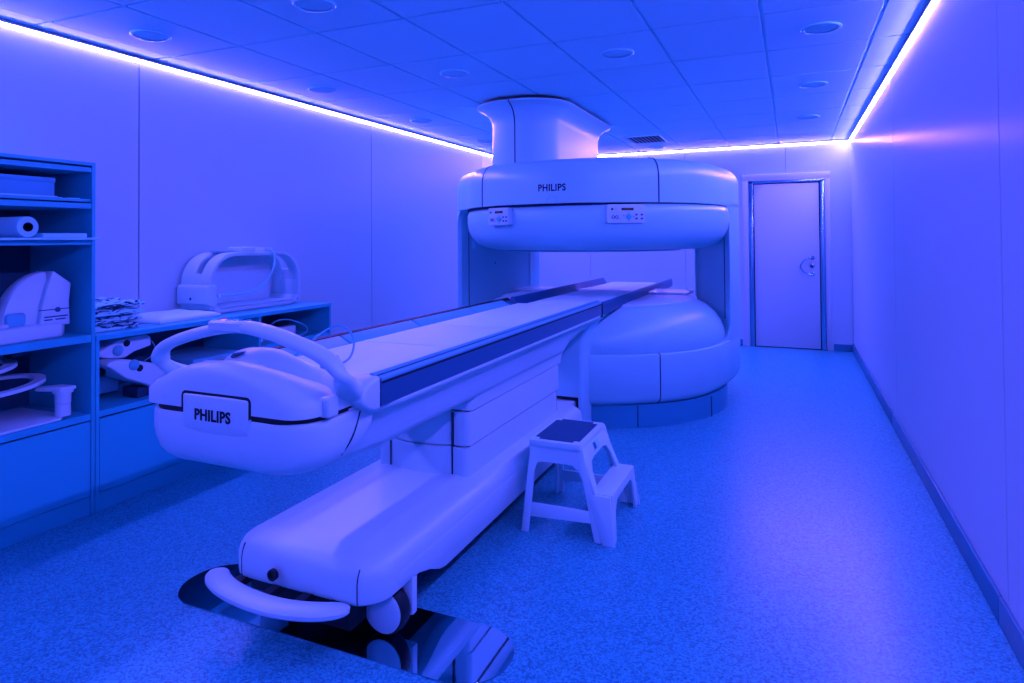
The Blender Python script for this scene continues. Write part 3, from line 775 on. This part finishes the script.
# --- things on the tall shelves
bx = thing('archive_box', 'flat grey box on the top shelf of the tall shelf unit', 'box', (-3.6, 1.9, 1.667))
obj('box_body', box(-3.78, -3.47, 1.62, 2.105, 1.667, 1.742, .003), M['box'], bx)
obj('box_lid', box(-3.783, -3.467, 1.617, 2.108, 1.735, 1.760, .003), M['box'], bx)
pf = obj('paper_folder', boxes([(-3.80, -3.44, 1.60, 2.125, 1.6555, 1.661), (-3.79, -3.455, 1.58, 2.11, 1.661, 1.6665)], .001), M['paper'])
tag(pf, 'thin paper folders lying under the grey box on the top shelf', 'folder')
ps = obj('paper_sheet', box(-3.75, -3.40, 2.126, 2.19, 1.6552, 1.658), M['paper'])
tag(ps, 'loose white sheet sticking out beside the box on the top shelf', 'paper')
bd = thing('white_board', 'thin white board lying under the paper roll and jutting over the shelf edge', 'board', (-3.6, 2.0, 1.4405))
obj('board_sheet', prism([(-3.88, 1.55), (-3.345, 1.60), (-3.335, 2.258), (-3.382, 2.250), (-3.384, 2.238), (-3.88, 2.236)], 1.4405, 1.452, 'z', .001, 1), M['paper'], bd)
obj('board_sheet', prism([(-3.86, 1.985), (-3.36, 1.985), (-3.36, 2.20), (-3.86, 2.22)], 1.452, 1.474, 'z', .002, 1), M['paper'], bd)
ro = thing('paper_roll', 'white roll of couch paper with a dark hollow core on the second shelf', 'paper roll', (-3.55, 1.92, 1.4525))
RZ = 1.5035
obj('roll_body', loft([[(x, 1.92+r*cos(2*pi*k/36), RZ+r*sin(2*pi*k/36)) for k in range(36)] for x, r in ((-3.80, .022), (-3.80, .051), (-3.372, .051), (-3.366, .048), (-3.366, .022), (-3.80, .022))], cap=False), M['paper'], ro)
obj('roll_core', loft([[(x, 1.92+r*cos(2*pi*k/24), RZ+r*sin(2*pi*k/24)) for k in range(24)] for x, r in ((-3.79, .0222), (-3.362, .0222), (-3.362, .0195), (-3.79, .0195), (-3.79, .0222))], cap=False), M['black'], ro)

# head coil
hc = thing('head_coil', 'white head coil with a tall curved hood on the shelf under the paper roll', 'head coil', (-3.6, 2.0, .942))
obj('coil_base', prism([(-3.80, 1.50), (-3.44, 1.50), (-3.42, 1.85), (-3.46, 2.14), (-3.52, 2.19), (-3.80, 2.19)], .943, 1.015, 'z', .012, 3), M['coil'], hc)
rings_ = []
for x, k in ((-3.80, .92), (-3.76, .97), (-3.60, 1.0), (-3.50, 1.0), (-3.49, .985)):
    pts = [(1.90, 1.0), (1.93, 1.07), (1.965, 1.15), (2.015, 1.225), (2.075, 1.283), (2.10, 1.285), (2.195, 1.215), (2.185, 1.12), (2.188, 1.0)]
    rings_.append([(x, 2.04+(a-2.04)*k, 1.0+(z-1.0)*k) for a, z in pts])
obj('coil_hood', bev(loft([[(-3.62, a, z) for a, z in ((2.04, 1.0), (2.05, 1.10), (2.08, 1.20), (2.10, 1.283), (2.19, 1.215), (2.182, 1.12), (2.186, 1.0))], [(-3.475, a, z) for a, z in ((2.04, 1.0), (2.05, 1.10), (2.075, 1.20), (2.105, 1.283), (2.195, 1.215), (2.185, 1.12), (2.19, 1.0))]]), .008, 3), M['coil'], hc)
obj('coil_shell', loft([[(x, 2.085-.205*k*sin(a), 1.005+.275*k*cos(a)) for a in [radians(95*i/14) for i in range(15)]]+[(x, 2.12, 1.0)] for x, k in ((-3.63, .80), (-3.61, .92), (-3.57, .985), (-3.54, 1.0), (-3.515, .985), (-3.505, .96))]), M['coil'], hc, ang=60)
obj('neck_pad', box(-3.72, -3.49, 1.895, 1.99, 1.012, 1.082, .018, 3), M['coild'], hc)
obj('coil_lip', box(-3.70, -3.47, 1.55, 1.90, 1.012, 1.035, .008), M['coil'], hc)
obj('hood_seam', box(-3.4755, -3.4735, 2.035, 2.19, 1.083, 1.087), M['seal'], hc)
obj('lock_knob', lathe([(.013, 0), (.013, .006), (.008, .009)], (-3.475, 2.125, 1.083), 'x', 16), M['navy'], hc)
obj('print_label', boxes([(-3.4435, -3.4415, 2.00, 2.055, .985, .999)]) if False else boxes([(-3.4745, -3.4730, 2.06, 2.175, 1.045, 1.052), (-3.4745, -3.4730, 2.06, 2.10, 1.03, 1.037), (-3.4745, -3.4730, 2.115, 2.165, 1.03, 1.037)]), M['navy'], hc)

# ring coils on the lowest open shelf
def oval(x, y, z, a, c, w, h, tx=0., ty=0., n=48):
    rr = []
    for o, dz in ((-w/2, 0), (w/2, 0), (w/2, h), (-w/2, h), (-w/2, 0)):
        rr.append([(x+(a+o)*cos(2*pi*k/n), y+(c+o)*sin(2*pi*k/n), z+dz+tx*cos(2*pi*k/n)+ty*sin(2*pi*k/n)) for k in range(n)])
    return loft(rr, cap=False)
rc = thing('ring_coil', 'larger oval ring coil on a white flat foot on the lowest open shelf', 'surface coil', (-3.65, 1.95, .528))
obj('coil_ring', oval(-3.66, 1.90, .700, .20, .225, .045, .018, .0, .018), M['coil'], rc)
obj('foot_plate', prism([(-3.82, 1.55), (-3.44, 1.55), (-3.395, 1.75), (-3.40, 2.10), (-3.47, 2.155), (-3.82, 2.155)], .5285, .541, 'z', .004), M['coil'], rc)
pst = obj('post', lathe([(.036, .54), (.034, .60), (.030, .602), (.036, .604), (.036, .655), (.046, .657), (.046, .675), (.03, .68)], (-3.445, 2.135, 0), 'z', 24), M['coil'], rc)
obj('post_arm', prism([(-3.40, 2.095), (-3.40, 2.175), (-3.50, 2.165), (-3.56, 2.08), (-3.53, 2.05)], .672, .690, 'z', .004), M['coil'], rc)
rc2 = thing('ring_coil', 'upper dark ring coil hung on a pale bar above the white footed one', 'surface coil', (-3.65, 1.85, .72))
obj('coil_ring', oval(-3.68, 1.79, .795, .19, .21, .05, .018, .0, .020), M['coil'], rc2)
obj('bar', box(-3.80, -3.60, 1.55, 2.06, .850, .885, .004), M['cabin'], rc2)
obj('bar_knob', lathe([(.016, 0), (.016, .02), (.01, .025)], (-3.60, 1.96, .867), 'x', 14), M['black'], rc2)
obj('stem', box(-3.76, -3.72, 1.70, 1.74, .529, .85, .004), M['cabin'], rc2)
rc3 = thing('coil_paddle', 'small pale paddle at the left edge of the photo on the lowest open shelf', 'surface coil', (-3.45, 1.78, .545))
obj('paddle', prism(rrect(-3.50, -3.40, 1.62, 1.83, .03, 5), .620, .637, 'z', .004), M['coil'], rc3)
obj('paddle_leg', tube([(-3.45, 1.80, .625), (-3.45, 1.83, .59), (-3.45, 1.78, .549)], .010, 8, 4), M['coild'], rc3)

# --- things on and in the low cabinet
def cloth_fold(name, x0, x1, y0, y1, z, layers, th, m, seed, wav=.008, parent=None):
    rnd = random.Random(seed)
    out = []
    for L in range(layers):
        b = bmesh.new()
        nx, ny = 14, 18
        ox, oy = rnd.uniform(-.015, .015), rnd.uniform(-.012, .02)
        ph = [rnd.uniform(0, 6) for _ in range(4)]
        def f(u, v, top):
            x = x0+(x1-x0)*u+ox; y = y0+(y1-y0)*v+oy+.010*sin(9*u+ph[0])
            e = min(u, 1-u, v, 1-v)*6; e = min(1, e)
            zz = z+L*th+(th*.96*(.35+.65*sqrt(e)) + (wav*sin(11*v+5*u+ph[1])*sin(8*u+ph[2])*e if top and L == layers-1 else 0) if top else th*.04)
            return (x, y, zz)
        T = [[b.verts.new(f(i/nx, j/ny, True)) for j in range(ny+1)] for i in range(nx+1)]
        Bt = [[b.verts.new(f(i/nx, j/ny, False)) for j in range(ny+1)] for i in range(nx+1)]
        for i in range(nx):
            for j in range(ny):
                b.faces.new((T[i][j], T[i+1][j], T[i+1][j+1], T[i][j+1])); b.faces.new((Bt[i][j], Bt[i][j+1], Bt[i+1][j+1], Bt[i+1][j]))
        for i in range(nx):
            for j in (0, ny): b.faces.new((T[i][j], T[i+1][j], Bt[i+1][j], Bt[i][j]))
        for j in range(ny):
            for i in (0, nx): b.faces.new((T[i][j], T[i][j+1], Bt[i][j+1], Bt[i][j]))
        out.append(b)
    b = out[0]
    for o_ in out[1:]: add(b, o_)
    return obj(name, b, m, parent, ang=60)
tw = cloth_fold('folded_blanket', -3.885, -3.50, 2.285, 2.62, .9305, 4, .043, M['towel'], 3)
tag(tw, 'folded dark and pale striped blanket on the worktop beside the tall shelf', 'blanket')
pw = cloth_fold('pillow', -3.87, -3.50, 2.71, 3.16, .9305, 1, .045, M['cloth'], 5, .004)
tag(pw, 'flat white pillow on the worktop between blanket and arched coil', 'pillow')

# arched body coil
bc = thing('body_coil', 'large white arched body coil standing on the worktop, cable across its opening', 'body coil', (-3.76, 3.63, .93))
YA, YZ, XA, XB = 3.22, 4.07, -3.90, -3.62
def arch_pt(t, o):
    """outline of the tunnel from left foot over the top to right foot; t 0..1, o = outward offset"""
    hw, zt, zb, r = .425, 1.335, .96, .20
    segs_ = [('l', (3.645-hw, zb), (3.645-hw, zt-r)), ('a', (3.645-hw+r, zt-r), 180, 90), ('l', (3.645-hw+r, zt), (3.645+hw-r, zt)), ('a', (3.645+hw-r, zt-r), 90, 0), ('l', (3.645+hw, zt-r), (3.645+hw, zb))]
    lens = [zt-r-zb, pi/2*r, 2*hw-2*r, pi/2*r, zt-r-zb]; tot = sum(lens); d = t*tot
    for s_, L in zip(segs_, lens):
        if d <= L+1e-9:
            f = d/L
            if s_[0] == 'l':
                p, q = s_[1], s_[2]; y = p[0]+(q[0]-p[0])*f; z = p[1]+(q[1]-p[1])*f
                nx_, nz_ = -(q[1]-p[1]), (q[0]-p[0]); l_ = sqrt(nx_**2+nz_**2); return (y+o*nx_/l_, z+o*nz_/l_)
            a = radians(s_[2]+(s_[3]-s_[2])*f); return (s_[1][0]+(r+o)*cos(a), s_[1][1]+(r+o)*sin(a))
        d -= L
    return (3.645+hw+o, zb)
def strap(x0, x1, t0, t1, n=30):
    rr = []
    for k in range(n+1):
        t = t0+(t1-t0)*k/n
        i_, o_ = arch_pt(t, -.012), arch_pt(t, .012)
        rr.append([(x0, *o_), (x1, *o_), (x1, *i_), (x0, *i_)])
    return bev(loft(rr), .003, 2, 40)
b = strap(XB-.095, XB, 0, 1, 60)
add(b, strap(XA, XA+.12, 0, 1, 60)); add(b, strap(XA+.11, XB-.09, 0, .17, 8)); add(b, strap(XA+.11, XB-.09, .40, .60, 14)); add(b, strap(XA+.11, XB-.09, .83, 1, 8))
obj('arch', b, M['coil'], bc)
obj('base', prism([(3.27, .9315), (3.99, .9315), (4.07, .985), (4.08, 1.0), (4.05, 1.0), (4.0, .958), (3.30, .958), (3.25, 1.0), (3.205, 1.0), (3.21, .985)], XA+.005, XB-.005, 'x', .004), M['coil'], bc)
obj('end_block', prism([(3.175, 1.000), (3.175, 1.115), (3.19, 1.13), (3.255, 1.13), (3.262, 1.10), (3.262, .985), (3.25, .965)], XA-.005, XB+.008, 'x', .010, 3), M['coil'], bc)
obj('end_block', prism([(4.055, .99), (4.055, 1.12), (4.10, 1.12), (4.11, 1.10), (4.11, 1.02), (4.09, .99)], XA+.08, XB-.02, 'x', .008, 2), M['coil'], bc)
obj('block_screw', lathe([(.010, 0), (.010, -.003), (.004, -.004)], (-3.77, 3.176, 1.035), 'y', 12), M['navy'], bc)
obj('back_shield', box(XA, XA+.006, 3.26, 4.03, .95, 1.20), M['coil'], bc)
obj('tunnel_lining', prism([(3.26, .963), (4.02, .963), (4.02, .968), (3.26, .968)], XA+.01, XB-.01, 'x'), M['cloth'], bc)
obj('junction_box', box(-3.78, -3.64, 3.50, 3.64, 1.347, 1.385, .008, 3), M['coil'], bc)
obj('junction_box', box(-3.74, -3.63, 3.71, 3.79, 1.347, 1.378, .005), M['coil'], bc)
obj('strap_latch', box(-3.80, -3.72, 3.36, 3.52, 1.347, 1.357, .003), M['coild'], bc)
cw = [(-3.64, 3.76, 1.365), (-3.60, 3.775, 1.33), (-3.595, 3.77, 1.25), (-3.595, 3.72, 1.16), (-3.595, 3.63, 1.09), (-3.595, 3.52, 1.06), (-3.595, 3.40, 1.052), (-3.600, 3.285, 1.055)]
obj('lead', tube(cw, .008, 8, 6), M['paper'], bc)
obj('plug', lathe([(.012, -.012), (.016, 0), (.014, .014), (.006, .02)], (-3.612, 3.265, 1.056), 'x', 14), M['coil'], bc)

# knee coils in the left compartment
def knee(label, pts_yz, x0, x1, knob, hole, name='knee_coil', arm=None):
    ys_ = [p[0] for p in pts_yz]; zs_ = [p[1] for p in pts_yz]
    t = thing(name, label, 'flex coil', ((x0+x1)/2, sum(ys_)/len(ys_), min(zs_)))
    obj('coil_shell', prism(pts_yz, x0, x1, 'x', .010, 3), M['coil'], t)
    obj('knob', lathe([(.030, 0), (.030, .008), (.022, .016), (.008, .020)], (x1, knob[0], knob[1]), 'x', 18), M['coild'], t)
    obj('socket', lathe([(.020, -.004), (.020, .002), (.018, .0025)], (x1, hole[0], hole[1]), 'x', 16), M['black'], t)
    return t
k1 = knee('upper of the two pale hinged coils with dark hole in the left cabinet compartment', [(2.345, .805), (2.359, .823), (2.395, .836), (2.47, .874), (2.533, .878), (2.65, .882), (2.675, .862), (2.677, .812), (2.569, .792), (2.512, .766), (2.429, .775), (2.375, .790)], -3.72, -3.50, (2.466, .815), (2.521, .848))
obj('hinge', box(-3.68, -3.54, 2.315, 2.40, .745, .785, .006), M['black'], k1)
k2 = knee('lower of the two pale hinged coils, tilted, in the left cabinet compartment', [(2.350, .752), (2.362, .768), (2.40, .776), (2.482, .766), (2.605, .729), (2.70, .695), (2.72, .60), (2.66, .556), (2.583, .608), (2.462, .664), (2.38, .732)], -3.60, -3.42, (2.505, .733), (2.543, .708))
obj('underside', box(-3.58, -3.45, 2.55, 2.74, .5295, .59, .01), M['seal'], k2)
obj('hinge', box(-3.60, -3.50, 2.33, 2.40, .69, .735, .006), M['black'], k2)
kb = thing('coil_case', 'pale small case with a dark foot under the tilted coil in the cabinet', 'case', (-3.70, 2.40, .5295))
obj('case_body', box(-3.78, -3.62, 2.31, 2.56, .562, .66, .008), M['coild'], kb)
obj('case_foot', box(-3.76, -3.64, 2.30, 2.40, .5295, .61, .004), M['black'], kb)
wp = thing('spare_pad', 'thin dark pad stack lying at the back behind the grab handle in the cabinet', 'pad', (-3.70, 3.1, .5295))
obj('pad_sheet', box(-3.88, -3.46, 2.92, 3.36, .5295, .60, .01), M['coild'], wp)
obj('pad_sheet', box(-3.87, -3.48, 2.95, 3.34, .60, .68, .015), M['bolster'], wp)
wr_ = tube([(-3.50, 2.677, .84), (-3.48, 2.685, .80), (-3.46, 2.66, .765), (-3.46, 2.60, .735)], .003, 6, 6)
obj('lead', wr_, M['cable'], k1)

# handset with cable in the right compartment
hs_ = thing('probe_unit', 'small grey probe with looped cable in the right open cabinet compartment', 'probe', (-3.52, 3.75, .70))
obj('probe_body', box(-3.60, -3.53, 3.66, 3.93, .702, .775, .008), M['coil'], hs_)
obj('probe_head', loft([[(-3.54+r*cos(2*pi*k/20), 3.635+r*sin(2*pi*k/20), z) for k in range(20)] for z, r in ((.7005, .030), (.712, .042), (.73, .044), (.75, .034), (.79, .030))]), M['coil'], hs_)
obj('probe_plate', box(-3.58, -3.50, 3.54, 3.563, .7005, .785, .003), M['coil'], hs_)
obj('probe_slot', box(-3.531, -3.529, 3.79, 3.82, .735, .739), M['seal'], hs_)
obj('lead', tube([(-3.55, 3.655, .77), (-3.54, 3.665, .80), (-3.52, 3.72, .832), (-3.50, 3.80, .835), (-3.48, 3.89, .805), (-3.46, 3.96, .765), (-3.455, 3.965, .725), (-3.46, 3.91, .706), (-3.48, 3.80, .705), (-3.50, 3.70, .706)], .0055, 8, 6), M['cable'], hs_)

# ------------------------------------------------------------------ camera
f_px, yaw, pitch, roll, cv = 644.68, .4082, .0169, -.0073, 228.07
cy_, sy_ = cos(yaw), sin(yaw)
R = Matrix(((cy_, sy_, 0), (0, 0, -1), (-sy_, cy_, 0)))
c_, s_ = cos(pitch), sin(pitch)
R = Matrix(((1, 0, 0), (0, c_, s_), (0, -s_, c_))) @ R
c_, s_ = cos(roll), sin(roll)
R = Matrix(((c_, -s_, 0), (s_, c_, 0), (0, 0, 1))) @ R
cam = bpy.data.cameras.new('camera'); co_ = bpy.data.objects.new('camera', cam); C.objects.link(co_)
rt, dn, fw = R[0], R[1], R[2]
m4 = Matrix(((rt[0], -dn[0], -fw[0], 0), (rt[1], -dn[1], -fw[1], 0), (rt[2], -dn[2], -fw[2], 1.4288), (0, 0, 0, 1)))
co_.matrix_world = m4
cam.sensor_fit = 'HORIZONTAL'; cam.sensor_width = 36; cam.lens = f_px/1024*36
cam.shift_y = -(341.5-cv)/1024
cam.clip_start = .05
sc.camera = co_

# ------------------------------------------------------------------ light and view
w = bpy.data.worlds.new('world'); sc.world = w; w.use_nodes = True
w.node_tree.nodes['Background'].inputs[0].default_value = (.0, .08, .9, 1)
w.node_tree.nodes['Background'].inputs[1].default_value = .3
sc.view_settings.view_transform = 'Standard'
sc.view_settings.look = 'None'
sc.view_settings.gamma = 1
sc.view_settings.use_curve_mapping = False
sc.view_settings.exposure = 0.0
sc.cycles.use_denoising = True
sc.cycles.max_bounces = 10
sc.cycles.diffuse_bounces = 8
